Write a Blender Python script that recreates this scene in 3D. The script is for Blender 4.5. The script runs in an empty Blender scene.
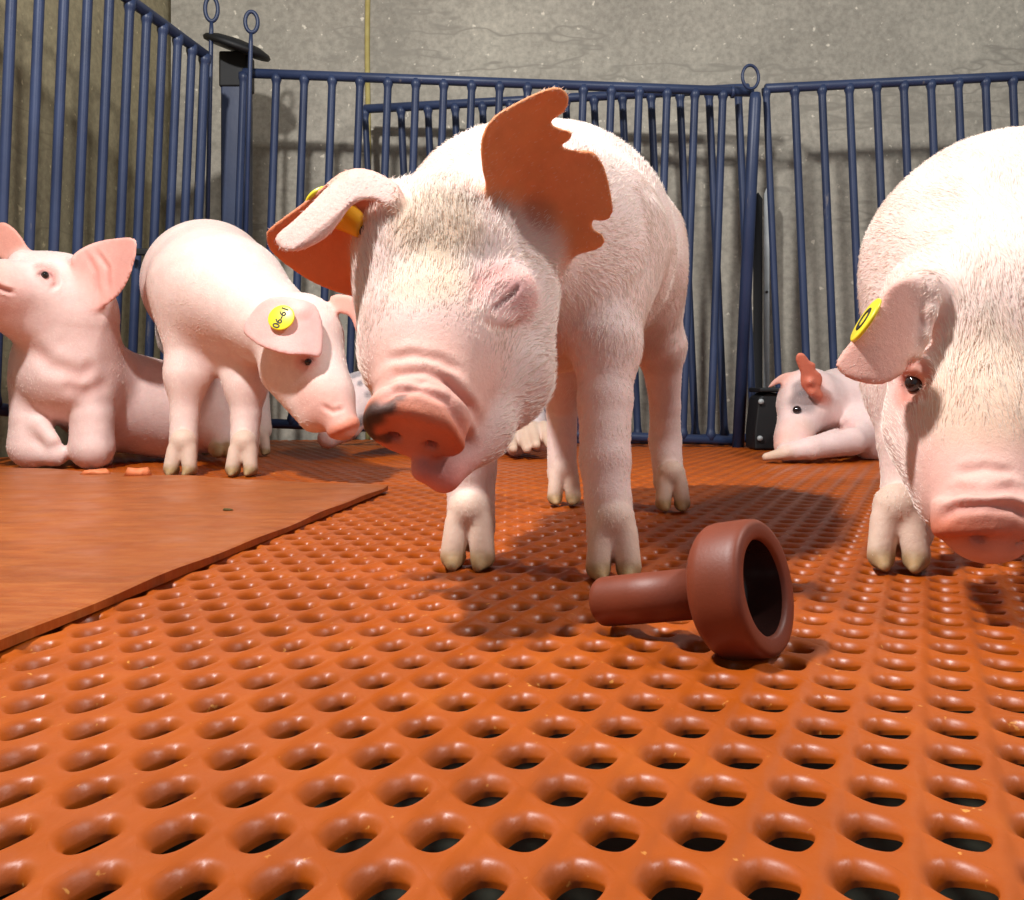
import bpy, bmesh, math, random
import numpy as np
from mathutils import Vector, Matrix

SC = bpy.context.scene
COL = SC.collection
F = 950.0          # focal length in pixels of the 1024 wide frame
HY = 388.0         # horizon row
CH = 0.16          # eye height

# ---------------------------------------------------------------- camera
cam_d = bpy.data.cameras.new('camera')
cam = bpy.data.objects.new('camera', cam_d); COL.objects.link(cam)
cam.location = (0, 0, CH); cam.rotation_euler = (math.pi/2, 0, 0)
cam_d.sensor_fit = 'HORIZONTAL'; cam_d.sensor_width = 36
cam_d.lens = 36*F/1024
cam_d.shift_y = -(450-HY)/1024
cam_d.clip_start = 0.02; cam_d.clip_end = 50
SC.camera = cam

# ---------------------------------------------------------------- world and lights
world = bpy.data.worlds.new('world'); SC.world = world; world.use_nodes = True
bg = world.node_tree.nodes['Background']
bg.inputs[0].default_value = (0.86, 0.94, 1.0, 1); bg.inputs[1].default_value = 0.25

def area(name, loc, target, size, power, color):
    d = bpy.data.lights.new(name, 'AREA'); d.shape = 'DISK'; d.size = size
    d.energy = power; d.color = color
    o = bpy.data.objects.new(name, d); COL.objects.link(o); o.location = loc
    v = Vector(target)-Vector(loc); o.rotation_euler = v.to_track_quat('-Z', 'Y').to_euler()
    return o
area('flash_lamp', (-0.75, 0.55, 1.75), (0.1, 1.3, 0.2), 0.13, 54, (1.0, 0.985, 0.97))
area('side_flash_lamp', (1.35, 0.55, 1.75), (0.3, 1.6, 0.2), 0.2, 23, (1.0, 0.975, 0.95))

vs = SC.view_settings
SC.display_settings.display_device = 'sRGB'
vs.view_transform = 'Standard'; vs.look = 'None'; vs.gamma = 1; vs.exposure = 0.0
vs.use_curve_mapping = False

# ---------------------------------------------------------------- helpers
def P(px, py, Y):
    return np.array([(px-512)/F*Y, Y, CH+(HY-py)/F*Y])
def lin(r, g, b):
    def c(v):
        v /= 255.0
        return v/12.92 if v <= 0.04045 else ((v+0.055)/1.055)**2.4
    return (c(r), c(g), c(b))
def tag(o, label=None, cat=None, group=None, kind=None):
    if label: o['label'] = label
    if cat: o['category'] = cat
    if group: o['group'] = group
    if kind: o['kind'] = kind
    return o
def link(name, me, mat, parent=None):
    o = bpy.data.objects.new(name, me); COL.objects.link(o)
    if mat: me.materials.append(mat)
    if parent: o.parent = parent
    return o
def np_mesh(name, V, Fc, smooth=True):
    me = bpy.data.meshes.new(name)
    V = np.asarray(V, np.float32); Fc = np.asarray(Fc, np.int32)
    n, k = Fc.shape
    me.vertices.add(len(V)); me.vertices.foreach_set('co', V.ravel())
    me.loops.add(n*k); me.loops.foreach_set('vertex_index', Fc.ravel())
    me.polygons.add(n); me.polygons.foreach_set('loop_start', np.arange(0, n*k, k, dtype=np.int32))
    me.update(calc_edges=True); me.validate()
    if smooth: me.polygons.foreach_set('use_smooth', np.ones(len(me.polygons), bool))
    me.update()
    return me
def bm_obj(name, bm, mat, parent=None, smooth=False, bevel=0):
    me = bpy.data.meshes.new(name); bmesh.ops.recalc_face_normals(bm, faces=bm.faces)
    bm.to_mesh(me); bm.free()
    if smooth:
        for p in me.polygons: p.use_smooth = True
    o = link(name, me, mat, parent)
    if bevel:
        b = o.modifiers.new('bevel', 'BEVEL'); b.width = bevel; b.segments = 3; b.limit_method = 'ANGLE'
        for p in me.polygons: p.use_smooth = True
        e = o.modifiers.new('wn', 'WEIGHTED_NORMAL')
    return o
def frame_of(d):
    d = Vector(d).normalized()
    u = d.orthogonal().normalized(); v = d.cross(u)
    return u, v
def tube(bm, pts, rad, seg=14, closed=False, caps=True):
    pts = [Vector(p) for p in pts]; n = len(pts)
    rads = rad if isinstance(rad, (list, tuple)) else [rad]*n
    rings = []; u = None
    for i, p in enumerate(pts):
        if closed: d = pts[(i+1) % n]-pts[i-1]
        else: d = pts[min(i+1, n-1)]-pts[max(i-1, 0)]
        d.normalize()
        if u is None: u = d.orthogonal().normalized()
        else: u = (u-d*u.dot(d)).normalized()
        v = d.cross(u)
        rings.append([bm.verts.new(p+(u*math.cos(a)+v*math.sin(a))*rads[i]) for a in [2*math.pi*k/seg for k in range(seg)]])
    m = n if closed else n-1
    for i in range(m):
        A, B = rings[i], rings[(i+1) % n]
        for k in range(seg):
            bm.faces.new((A[k], A[(k+1) % seg], B[(k+1) % seg], B[k]))
    if not closed and caps:
        bm.faces.new(rings[0][::-1]); bm.faces.new(rings[-1])
def box(bm, c, s, M=None):
    vs_ = []
    for x in (-1, 1):
        for y in (-1, 1):
            for z in (-1, 1):
                v = Vector((x*s[0]/2, y*s[1]/2, z*s[2]/2))
                if M: v = M @ v
                vs_.append(bm.verts.new(Vector(c)+v))
    for f in ((0,1,3,2),(4,6,7,5),(0,4,5,1),(2,3,7,6),(0,2,6,4),(1,5,7,3)):
        bm.faces.new([vs_[i] for i in f])
def lathe(bm, prof, M, seg=48, cap0=True, cap1=True):
    rings = []
    for s, r in prof:
        rings.append([bm.verts.new(M @ Vector((r*math.cos(a), r*math.sin(a), s))) for a in [2*math.pi*k/seg for k in range(seg)]])
    for A, B in zip(rings, rings[1:]):
        for k in range(seg):
            bm.faces.new((A[k], A[(k+1) % seg], B[(k+1) % seg], B[k]))
    if cap0: bm.faces.new(rings[0][::-1])
    if cap1: bm.faces.new(rings[-1])

# ---------------------------------------------------------------- materials
def new_mat(name):
    m = bpy.data.materials.new(name); m.use_nodes = True
    nt = m.node_tree; b = nt.nodes['Principled BSDF']
    return m, nt, b
def ramp(nt, stops, inp):
    r = nt.nodes.new('ShaderNodeValToRGB'); cr = r.color_ramp
    while len(cr.elements) < len(stops): cr.elements.new(0.5)
    for e, (p, c) in zip(cr.elements, stops):
        e.position = p; e.color = (*c, 1)
    nt.links.new(inp, r.inputs[0]); return r.outputs[0]
def noise(nt, scale, detail=4, rough=0.55, coord='Object', stretch=None):
    tc = nt.nodes.new('ShaderNodeTexCoord'); n = nt.nodes.new('ShaderNodeTexNoise')
    n.inputs['Scale'].default_value = scale; n.inputs['Detail'].default_value = detail
    n.inputs['Roughness'].default_value = rough
    src = tc.outputs[coord]
    if stretch:
        mp = nt.nodes.new('ShaderNodeMapping'); mp.inputs['Scale'].default_value = stretch
        if len(stretch) > 3: pass
        nt.links.new(src, mp.inputs[0]); src = mp.outputs[0]
    nt.links.new(src, n.inputs['Vector'])
    return n.outputs[0]
def bump(nt, b, h, strength, dist=0.01):
    bn = nt.nodes.new('ShaderNodeBump'); bn.inputs['Strength'].default_value = strength
    bn.inputs['Distance'].default_value = dist
    nt.links.new(h, bn.inputs['Height']); nt.links.new(bn.outputs[0], b.inputs['Normal'])
def mix(nt, fac, a, b_, mode='MIX'):
    m = nt.nodes.new('ShaderNodeMix'); m.data_type = 'RGBA'; m.blend_type = mode
    for i, x in ((0, fac), (6, a), (7, b_)):
        if isinstance(x, bpy.types.NodeSocket): nt.links.new(x, m.inputs[i])
        elif i == 0: m.inputs[0].default_value = x
        else: m.inputs[i].default_value = (*x, 1)
    return m.outputs[2]

def mat_plain(name, c1, c2, scale, rough, bmp=0.0, bscale=None, coat=0, spec=0.5):
    m, nt, b = new_mat(name)
    nt.links.new(ramp(nt, [(0.3, c1), (0.7, c2)], noise(nt, scale)), b.inputs['Base Color'])
    b.inputs['Roughness'].default_value = rough
    b.inputs['Specular IOR Level'].default_value = spec
    b.inputs['Coat Weight'].default_value = coat
    if bmp: bump(nt, b, noise(nt, bscale or scale*3), bmp, 0.003)
    return m

def mat_orange(name, worn=False):
    m, nt, b = new_mat(name)
    base = ramp(nt, [(0.25, lin(156, 70, 6)), (0.55, lin(172, 79, 8)), (0.8, lin(184, 91, 14))], noise(nt, 14, 6))
    spots = ramp(nt, [(0.69, (0, 0, 0)), (0.76, (1, 1, 1))], noise(nt, 150, 3))
    c = mix(nt, spots, base, lin(222, 150, 70))
    if worn:
        str_ = ramp(nt, [(0.42, (0, 0, 0)), (0.62, (1, 1, 1))], noise(nt, 16, 8, 0.75, stretch=(1.2, 4.5, 1)))
        c = mix(nt, str_, lin(156, 76, 20), lin(172, 96, 40))
        st2 = ramp(nt, [(0.5, (0, 0, 0)), (0.75, (1, 1, 1))], noise(nt, 5, 7, 0.75, stretch=(1.5, 3, 1)))
        c = mix(nt, st2, c, lin(134, 64, 20))
    nt.links.new(c, b.inputs['Base Color'])
    if worn:
        nt.links.new(ramp(nt, [(0.3, (.3, .3, .3)), (0.7, (.55, .55, .55))], noise(nt, 20, 5)), b.inputs['Roughness'])
        bump(nt, b, noise(nt, 30, 6, .6, stretch=(1, 6, 1)), 0.25, 0.002)
    else:
        nt.links.new(ramp(nt, [(0.3, (.34, .34, .34)), (0.7, (.5, .5, .5))], noise(nt, 40, 5)), b.inputs['Roughness'])
        bump(nt, b, noise(nt, 220, 4), 0.18, 0.001)
    return m

def mat_concrete(name, tint):
    m, nt, b = new_mat(name)
    a = ramp(nt, [(0.2, lin(*[int(v*.84) for v in tint])), (0.5, lin(*tint)), (0.8, lin(*[min(255, int(v*1.1)) for v in tint]))], noise(nt, 2.2, 8, 0.6))
    g = ramp(nt, [(0.35, (.66, .66, .66)), (0.65, (1.15, 1.15, 1.15))], noise(nt, 55, 6, 0.7))
    c = mix(nt, 0.7, a, g, 'MULTIPLY')
    sp = ramp(nt, [(0.66, (0, 0, 0)), (0.72, (1, 1, 1))], noise(nt, 38, 3))
    c = mix(nt, sp, c, lin(*[min(255, int(v*1.3)) for v in tint]))
    cr = ramp(nt, [(0.492, (0, 0, 0)), (0.5, (1, 1, 1)), (0.508, (0, 0, 0))], noise(nt, 0.9, 6, 0.65, stretch=(.35, .35, 1.3)))
    c = mix(nt, cr, c, lin(*[int(v*.86) for v in tint]))
    nt.links.new(c, b.inputs['Base Color']); b.inputs['Roughness'].default_value = 0.9
    bump(nt, b, noise(nt, 70, 6), 0.3, 0.004)
    return m

def mat_paint():
    m, nt, b = new_mat('blue_paint')
    a = ramp(nt, [(0.3, lin(36, 48, 78)), (0.7, lin(54, 68, 102))], noise(nt, 5, 6))
    w = ramp(nt, [(0.66, (0, 0, 0)), (0.74, (1, 1, 1))], noise(nt, 34, 6, .7, stretch=(1, 1, .25)))
    c = mix(nt, w, a, lin(112, 108, 112))
    nt.links.new(c, b.inputs['Base Color']); b.inputs['Roughness'].default_value = 0.42
    bump(nt, b, noise(nt, 90, 4), 0.2, 0.001)
    return m

def mat_skin():
    m, nt, b = new_mat('pig_skin')
    at = nt.nodes.new('ShaderNodeAttribute'); at.attribute_name = 'Col'
    n1 = ramp(nt, [(0.3, (.88, .80, .80)), (0.7, (1.06, 1.05, 1.05))], noise(nt, 34, 8, .75))
    c = mix(nt, 0.8, at.outputs['Color'], n1, 'MULTIPLY')
    nt.links.new(c, b.inputs['Base Color'])
    b.inputs['Roughness'].default_value = 0.48
    b.inputs['Specular IOR Level'].default_value = 0.3
    b.inputs['Subsurface Weight'].default_value = 0.14
    b.inputs['Subsurface Radius'].default_value = (1.0, 0.4, 0.25)
    b.inputs['Subsurface Scale'].default_value = 0.008
    bump(nt, b, noise(nt, 230, 6, .75), 0.45, 0.002)
    return m
def mat_hair(name, c1, c2):
    m, nt, b = new_mat(name)
    b.inputs['Roughness'].default_value = 0.45
    at = nt.nodes.new('ShaderNodeAttribute'); at.attribute_name = 'tint'
    nt.links.new(mix(nt, 1.0, at.outputs['Color'], ramp(nt, [(0.35, c1), (0.65, c2)], noise(nt, 30, 5)), 'MULTIPLY'), b.inputs['Base Color'])
    b.inputs['Specular IOR Level'].default_value = 0.35
    return m

M_SKIN = mat_skin()
M_COAT = mat_hair('pig_bristle', lin(248, 240, 230), lin(255, 252, 248))
M_PAINT = mat_paint()
M_BLACK = mat_plain('black_plastic', lin(9, 9, 12), lin(20, 20, 22), 8, 0.6)
M_ORANGE = mat_orange('orange_plastic')
M_WORN = mat_orange('worn_orange_plastic', True)
M_YEL = mat_plain('yellow_plastic', lin(250, 226, 40), lin(252, 232, 60), 10, 0.35)
M_YELD = mat_plain('yellow_tag_stud', lin(226, 170, 30), lin(236, 182, 40), 10, 0.4)
M_INK = mat_plain('tag_ink', lin(26, 24, 16), lin(34, 30, 20), 10, 0.6)
M_EYE = mat_plain('pig_eye', lin(22, 16, 18), lin(40, 30, 30), 30, 0.06, spec=0.7)
M_BRICK = mat_plain('brick_red_rubber', lin(118, 52, 28), lin(130, 60, 36), 30, 0.5, 0.05, 500)
M_STEEL = mat_plain('galvanised_steel', lin(150, 156, 158), lin(186, 190, 190), 14, 0.4)
M_CRUMB = mat_plain('dried_crumb', lin(66, 58, 24), lin(104, 92, 40), 60, 0.8)

# ---------------------------------------------------------------- implicit surface sculpting
def catmull(pts, sub=6):
    pts = np.asarray(pts, float); n = len(pts); out = []
    for i in range(n):
        p0, p1, p2, p3 = pts[i-1], pts[i], pts[(i+1) % n], pts[(i+2) % n]
        for t in np.arange(sub)/sub:
            out.append(0.5*((2*p1)+(-p0+p2)*t+(2*p0-5*p1+4*p2-p3)*t*t+(-p0+3*p1-3*p2+p3)*t**3))
    return np.array(out)
def poly_sdf(px, py, poly):
    d = np.full(px.shape, 1e9, np.float32); s = np.ones(px.shape, np.float32)
    n = len(poly); j = n-1
    for i in range(n):
        ex, ey = poly[j][0]-poly[i][0], poly[j][1]-poly[i][1]
        wx, wy = px-poly[i][0], py-poly[i][1]
        h = np.clip((wx*ex+wy*ey)/max(ex*ex+ey*ey, 1e-9), 0, 1)
        bx, by = wx-ex*h, wy-ey*h
        d = np.minimum(d, bx*bx+by*by)
        c1 = py >= poly[i][1]; c2 = py < poly[j][1]; c3 = ex*wy > ey*wx
        flip = (c1 & c2 & c3) | (~c1 & ~c2 & ~c3)
        s = np.where(flip, -s, s); j = i
    return s*np.sqrt(d)

class Sculpt:
    def __init__(self, vox, skin=lin(238, 196, 184), hair=0.010):
        self.vox = vox; self.pr = []; self.skin = skin; self.hair = hair; self.paints = []; self.creases = []
    def add(self, f, lo, hi, k, col, flow, hair, op=0):
        self.pr.append((f, np.asarray(lo, float), np.asarray(hi, float), k, col if col is not None else self.skin,
                        flow, (0.0 if op else self.hair) if hair is None else hair, op))
    # a tapering limb piece between two world points
    def cone(self, a, b, ra, rb, k=0.02, col=None, flow=None, hair=None, op=0, flat=None):
        a = np.asarray(a, float); b = np.asarray(b, float); ba = b-a; L2 = max(ba @ ba, 1e-9)
        def f(X, Y, Z):
            h = np.clip(((X-a[0])*ba[0]+(Y-a[1])*ba[1]+(Z-a[2])*ba[2])/L2, 0, 1)
            dx = X-a[0]-h*ba[0]; dy = Y-a[1]-h*ba[1]; dz = Z-a[2]-h*ba[2]
            return np.sqrt(dx*dx+dy*dy+dz*dz)-(ra+(rb-ra)*h)
        m = k+0.02; R = max(ra, rb)
        self.add(f, np.minimum(a, b)-R-m, np.maximum(a, b)+R+m, k, col, flow if flow is not None else ba/math.sqrt(L2), hair, op)
    def chain(self, pts, rads, **kw):
        k = kw.pop('k', 0.02)
        for i in range(len(pts)-1): self.cone(pts[i], pts[i+1], rads[i], rads[i+1], k=k if i == 0 else min(k, 0.005), **kw)
    # oriented ellipsoid: axes rows u, v, w
    def ell(self, c, axes, r, k=0.02, col=None, flow=(0, 1, 0), hair=None, op=0, power=2):
        c = np.asarray(c, float); A = np.array([np.asarray(a, float)/np.linalg.norm(a) for a in axes])
        r = np.asarray(r, float)
        def f(X, Y, Z):
            x, y, z = X-c[0], Y-c[1], Z-c[2]
            q = [(x*A[i][0]+y*A[i][1]+z*A[i][2]) for i in range(3)]
            if power == 2:
                k0 = np.sqrt(sum((q[i]/r[i])**2 for i in range(3)))
                k1 = np.sqrt(sum((q[i]/r[i]**2)**2 for i in range(3)))+1e-9
                return k0*(k0-1)/k1
            # rounded disc: r[2] is the half thickness, r[0], r[1] the oval
            rho = np.sqrt((q[0]/r[0])**2+(q[1]/r[1])**2); rr = min(r[0], r[1])
            e = r[2]*0.75
            dx = (rho-1)*rr+e; dz = np.abs(q[2])-r[2]+e
            return np.minimum(np.maximum(dx, dz), 0)+np.sqrt(np.maximum(dx, 0)**2+np.maximum(dz, 0)**2)-e
        m = k+0.02; ext = np.sqrt(((A.T*r)**2).sum(1))
        self.add(f, c-ext-m, c+ext+m, k, col, np.asarray(flow, float), hair, op)
    # ear: curved sheet of even thickness with the given outline seen from the front
    def sheet(self, outline, depth, thick, yr, k=0.006, col=None, flow=(0, 1, 0), hair=0.006):
        poly = catmull(outline, 5)
        def f(X, Y, Z):
            Yc = np.maximum(Y, 0.1)
            px = 512+X/Yc*F; py = HY-(Z-CH)/Yc*F
            sh = np.broadcast(px, py).shape
            px = np.broadcast_to(px, sh); py = np.broadcast_to(py, sh)
            dp = poly_sdf(px, py, poly)*(np.mean(yr)/F)
            dw = np.abs(Y-depth(px, py))*0.85-thick/2
            e = thick*0.45
            a = dp+e; b = dw+e
            return np.minimum(np.maximum(a, b), 0)+np.sqrt(np.maximum(a, 0)**2+np.maximum(b, 0)**2)-e
        cs = np.array([P(x, y, Y) for x, y in poly for Y in yr])
        self.add(f, cs.min(0)-0.02, cs.max(0)+0.02, k, col, np.asarray(flow, float), hair)
    # skin fold running through points (px, py) seen from the front, near depth Y; width in pixels, depth in metres
    def crease(self, pts, Y, w, amp, col=None, cs=0.5, reach=0.06):
        self.creases.append((np.asarray(pts, float), Y, w, amp, col, cs, reach))
    def paint(self, c, r, col, s=1.0, ax=None):
        self.paints.append((np.asarray(c, float), r, np.asarray(col), s, ax))
    def build(self, name, parent=None, floor=True, density=0, hair_r=0.00018, seed=1, rings=None, lift=0.35):
        v = self.vox
        lo = np.min([p[1] for p in self.pr if p[7] == 0], 0); hi = np.max([p[2] for p in self.pr if p[7] == 0], 0)
        if floor: lo[2] = max(lo[2], -2*v)
        N = np.ceil((hi-lo)/v).astype(int)+2
        G = [np.float32(lo[i])+np.arange(N[i], dtype=np.float32)*np.float32(v) for i in range(3)]
        D = np.full(N, 1.0, np.float32)
        for f, a, b, k, col, flow, hair, op in self.pr:
            i0 = np.clip(((a-lo)/v).astype(int), 0, N); i1 = np.clip(((b-lo)/v).astype(int)+1, 0, N)
            if (i1 <= i0).any(): continue
            sl = tuple(slice(i0[i], i1[i]) for i in range(3))
            d = f(G[0][sl[0]][:, None, None], G[1][sl[1]][None, :, None], G[2][sl[2]][None, None, :]).astype(np.float32)
            cur = D[sl]
            if op == 0:
                h = np.maximum(k-np.abs(cur-d), 0)/k
                D[sl] = np.minimum(cur, d)-h*h*k*0.25
            else:
                d = -d; h = np.maximum(k-np.abs(cur-d), 0)/k
                D[sl] = np.maximum(cur, d)+h*h*k*0.25
        if floor: D = np.maximum(D, -(G[2][None, None, :]-0.0005))
        # surface nets
        S = D < 0
        cn = np.zeros(tuple(n-1 for n in N), np.uint8)
        for dx in (0, 1):
            for dy in (0, 1):
                for dz in (0, 1):
                    cn += S[dx:N[0]-1+dx, dy:N[1]-1+dy, dz:N[2]-1+dz]
        act = (cn > 0) & (cn < 8)
        I = np.argwhere(act)
        idx = np.full(act.shape, -1, np.int32); idx[act] = np.arange(len(I))
        acc = np.zeros((len(I), 3)); cnt = np.zeros(len(I))
        corners = [(x, y, z) for x in (0, 1) for y in (0, 1) for z in (0, 1)]
        for a in corners:
            for ax in range(3):
                if a[ax]: continue
                b = list(a); b[ax] = 1
                fa = D[I[:, 0]+a[0], I[:, 1]+a[1], I[:, 2]+a[2]]; fb = D[I[:, 0]+b[0], I[:, 1]+b[1], I[:, 2]+b[2]]
                m = (fa < 0) != (fb < 0)
                t = np.where(m, fa/np.where(m, fa-fb, 1), 0)
                p = np.tile(np.array(a, float), (len(I), 1)); p[:, ax] += t
                acc[m] += p[m]; cnt[m] += 1
        V = lo+(I+acc/cnt[:, None])*v
        quads = []
        for ax in range(3):
            o1, o2 = [(1, 2), (2, 0), (0, 1)][ax]
            sA = [slice(1, N[i]-1) for i in range(3)]; sB = list(sA)
            sA[ax] = slice(0, N[ax]-1); sB[ax] = slice(1, N[ax])
            A = S[tuple(sA)]; B = S[tuple(sB)]
            for flip, mm in ((False, A & ~B), (True, ~A & B)):
                E = np.argwhere(mm)
                off = np.array([1, 1, 1]); off[ax] = 0
                E = E+off
                def cell(d1, d2):
                    c = E.copy(); c[:, o1] -= d1; c[:, o2] -= d2
                    return idx[c[:, 0], c[:, 1], c[:, 2]]
                q = np.stack([cell(1, 1), cell(0, 1), cell(0, 0), cell(1, 0)], 1)
                if flip: q = q[:, ::-1]
                quads.append(q)
        Q = np.concatenate(quads); Q = Q[(Q >= 0).all(1)]
        # light smoothing
        for _ in range(2):
            s = np.zeros_like(V); c = np.zeros(len(V))
            for i in range(4):
                np.add.at(s, Q[:, i], V[Q[:, (i+1) % 4]]); np.add.at(c, Q[:, i], 1)
                np.add.at(s, Q[:, (i+1) % 4], V[Q[:, i]]); np.add.at(c, Q[:, (i+1) % 4], 1)
            V = V*0.5+0.5*s/np.maximum(c, 1)[:, None]
        # keep the largest island
        lab = np.arange(len(V))
        for _ in range(4000):
            mn = lab[Q].min(1); new = lab.copy()
            for i in range(4): np.minimum.at(new, Q[:, i], mn)
            new = new[new]; new = new[new]
            if (new == lab).all(): break
            lab = new
        u, c = np.unique(lab, return_counts=True)
        if len(u) > 1:
            keep = lab == u[c.argmax()]; mp = np.cumsum(keep)-1
            Q = Q[keep[Q[:, 0]]]; Q = mp[Q]; V = V[keep]
        # colour, flow, hair length from the nearest pieces
        W = np.zeros(len(V)); C = np.zeros((len(V), 3)); FL = np.zeros((len(V), 3)); HL = np.zeros(len(V))
        for f, a, b, k, col, flow, hair, op in self.pr:
            if op == 1 and (col is self.skin): continue
            ins = ((V > a) & (V < b)).all(1)
            if not ins.any(): continue
            p = V[ins]; d = f(p[:, 0], p[:, 1], p[:, 2])
            w = np.exp(-np.maximum(np.abs(d) if op else d, -0.01)/0.0045)
            W[ins] += w; C[ins] += w[:, None]*np.array(col); FL[ins] += w[:, None]*flow; HL[ins] += w*hair
        W = np.maximum(W, 1e-12); C /= W[:, None]; HL /= W
        for c, r, col, s, ax in self.paints:
            dv = V-c
            if ax is not None: dv = dv/np.asarray(ax)
            t = np.clip(1.35-np.linalg.norm(dv, axis=1)/r, 0, 1)/0.7
            t = np.clip(t, 0, 1); t = (t*t*(3-2*t)*s)[:, None]
            C = C*(1-t)+col*t
        if self.creases:
            fn = np.cross(V[Q[:, 2]]-V[Q[:, 0]], V[Q[:, 3]]-V[Q[:, 1]]); VN = np.zeros_like(V)
            for i in range(4): np.add.at(VN, Q[:, i], fn)
            VN /= np.linalg.norm(VN, axis=1)[:, None]+1e-12
            px = 512+V[:, 0]/V[:, 1]*F; py = HY-(V[:, 2]-CH)/V[:, 1]*F
            for pts, Yc, w, amp, col, cs, reach in self.creases:
                m = (np.abs(V[:, 1]-Yc) < reach) & (px > pts[:, 0].min()-4*w) & (px < pts[:, 0].max()+4*w) & (py > pts[:, 1].min()-4*w) & (py < pts[:, 1].max()+4*w) & (VN[:, 1] < 0.35)
                if not m.any(): continue
                x, y = px[m], py[m]; d = np.full(x.shape, 1e9); tt = np.zeros(x.shape)
                n = len(pts)-1
                for i in range(n):
                    e = pts[i+1]-pts[i]; h = np.clip(((x-pts[i][0])*e[0]+(y-pts[i][1])*e[1])/(e@e), 0, 1)
                    q = np.hypot(x-pts[i][0]-e[0]*h, y-pts[i][1]-e[1]*h); b = q < d
                    d = np.where(b, q, d); tt = np.where(b, (i+h)/n, tt)
                fade = np.clip(np.minimum(tt, 1-tt)*5+.15, 0, 1)
                g = (d/w)**2; prof = (1.0-0.9*g)*np.exp(-0.75*g)*fade
                V[m] -= VN[m]*(amp*prof)[:, None]
                if col is not None:
                    t = (np.exp(-1.6*g)*cs*fade)[:, None]; C[m] = C[m]*(1-t)+np.array(col)*t
        if floor: V[:, 2] = np.maximum(V[:, 2], 0.0004)
        me = np_mesh(name, V, Q)
        ca = me.color_attributes.new('Col', 'FLOAT_COLOR', 'POINT')
        ca.data.foreach_set('color', np.concatenate([C, np.ones((len(C), 1))], 1).astype(np.float32).ravel())
        ob = link(name, me, M_SKIN, parent)
        self.V = V
        if density:
            rng = np.random.default_rng(seed)
            a, b, c_, d_ = (V[Q[:, i]] for i in range(4))
            nrm = np.cross(c_-a, d_-b); ar = np.linalg.norm(nrm, axis=1)/2
            hl = HL[Q[:, 0]]
            cam_ = np.array([0, 0, CH]); face = ((cam_-a)*nrm).sum(1)/(2*ar+1e-12)/np.linalg.norm(cam_-a, axis=1)
            wgt = ar*(hl > 0.0012)*np.where(face > -0.35, 1.0, 0.25)
            n = int(density*wgt.sum()); pick = rng.choice(len(Q), n, p=wgt/wgt.sum())
            uu = rng.random((n, 1)); vv = rng.random((n, 1))
            p = (a[pick]*(1-uu)+b[pick]*uu)*(1-vv)+(d_[pick]*(1-uu)+c_[pick]*uu)*vv
            nn = nrm[pick]/(2*ar[pick][:, None]+1e-12)
            fl = FL[Q[pick, 0]]; fl = fl-nn*(fl*nn).sum(1)[:, None]
            fl /= np.linalg.norm(fl, axis=1)[:, None]+1e-9
            # clumping: a smooth pseudo random swirl
            w1 = np.sin(p[:, 0]*61+p[:, 2]*83)+np.sin(p[:, 1]*57-p[:, 0]*91+1.3)
            sd = np.cross(nn, fl)
            fl = fl+sd*(0.16*w1+rng.normal(0, 0.16, n))[:, None]
            fl /= np.linalg.norm(fl, axis=1)[:, None]+1e-9
            L = hl[pick]*rng.uniform(0.6, 1.25, n)
            el = rng.uniform(0.6, 1.4, n)*lift
            T = []
            for s in (0, .33, .67, 1):
                T.append(p-nn*0.0006+(fl*(s*np.cos(el))[:, None]+nn*(np.sin(el)*(s-0.45*s*s))[:, None])*L[:, None])
            PT = np.stack(T, 1)
            PT[:, :, 2] = np.maximum(PT[:, :, 2], 0.0008)
            hc = bpy.data.hair_curves.new('coat'); hc.add_curves([4]*n)
            hc.attributes['position'].data.foreach_set('vector', PT.astype(np.float32).ravel()) if 'position' in hc.attributes else None
            ra = hc.attributes.get('radius') or hc.attributes.new('radius', 'FLOAT', 'POINT')
            ra.data.foreach_set('value', np.tile(np.array([1, .9, .6, .15], np.float32)*hair_r, n))
            ti = hc.attributes.new('tint', 'FLOAT_COLOR', 'POINT')
            cc = C[Q[pick, 0]]; cc = cc*0.42+0.58*np.array([1.0, .985, .96]); cc = np.concatenate([cc, np.ones((n, 1))], 1)
            ti.data.foreach_set('color', np.repeat(cc, 4, 0).astype(np.float32).ravel())
            ho = bpy.data.objects.new('coat', hc); COL.objects.link(ho); hc.materials.append(M_COAT)
            ho.parent = ob; ho['label'] = 'short white bristle coat'
            ho['kind'] = 'stuff'
        return ob

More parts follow.
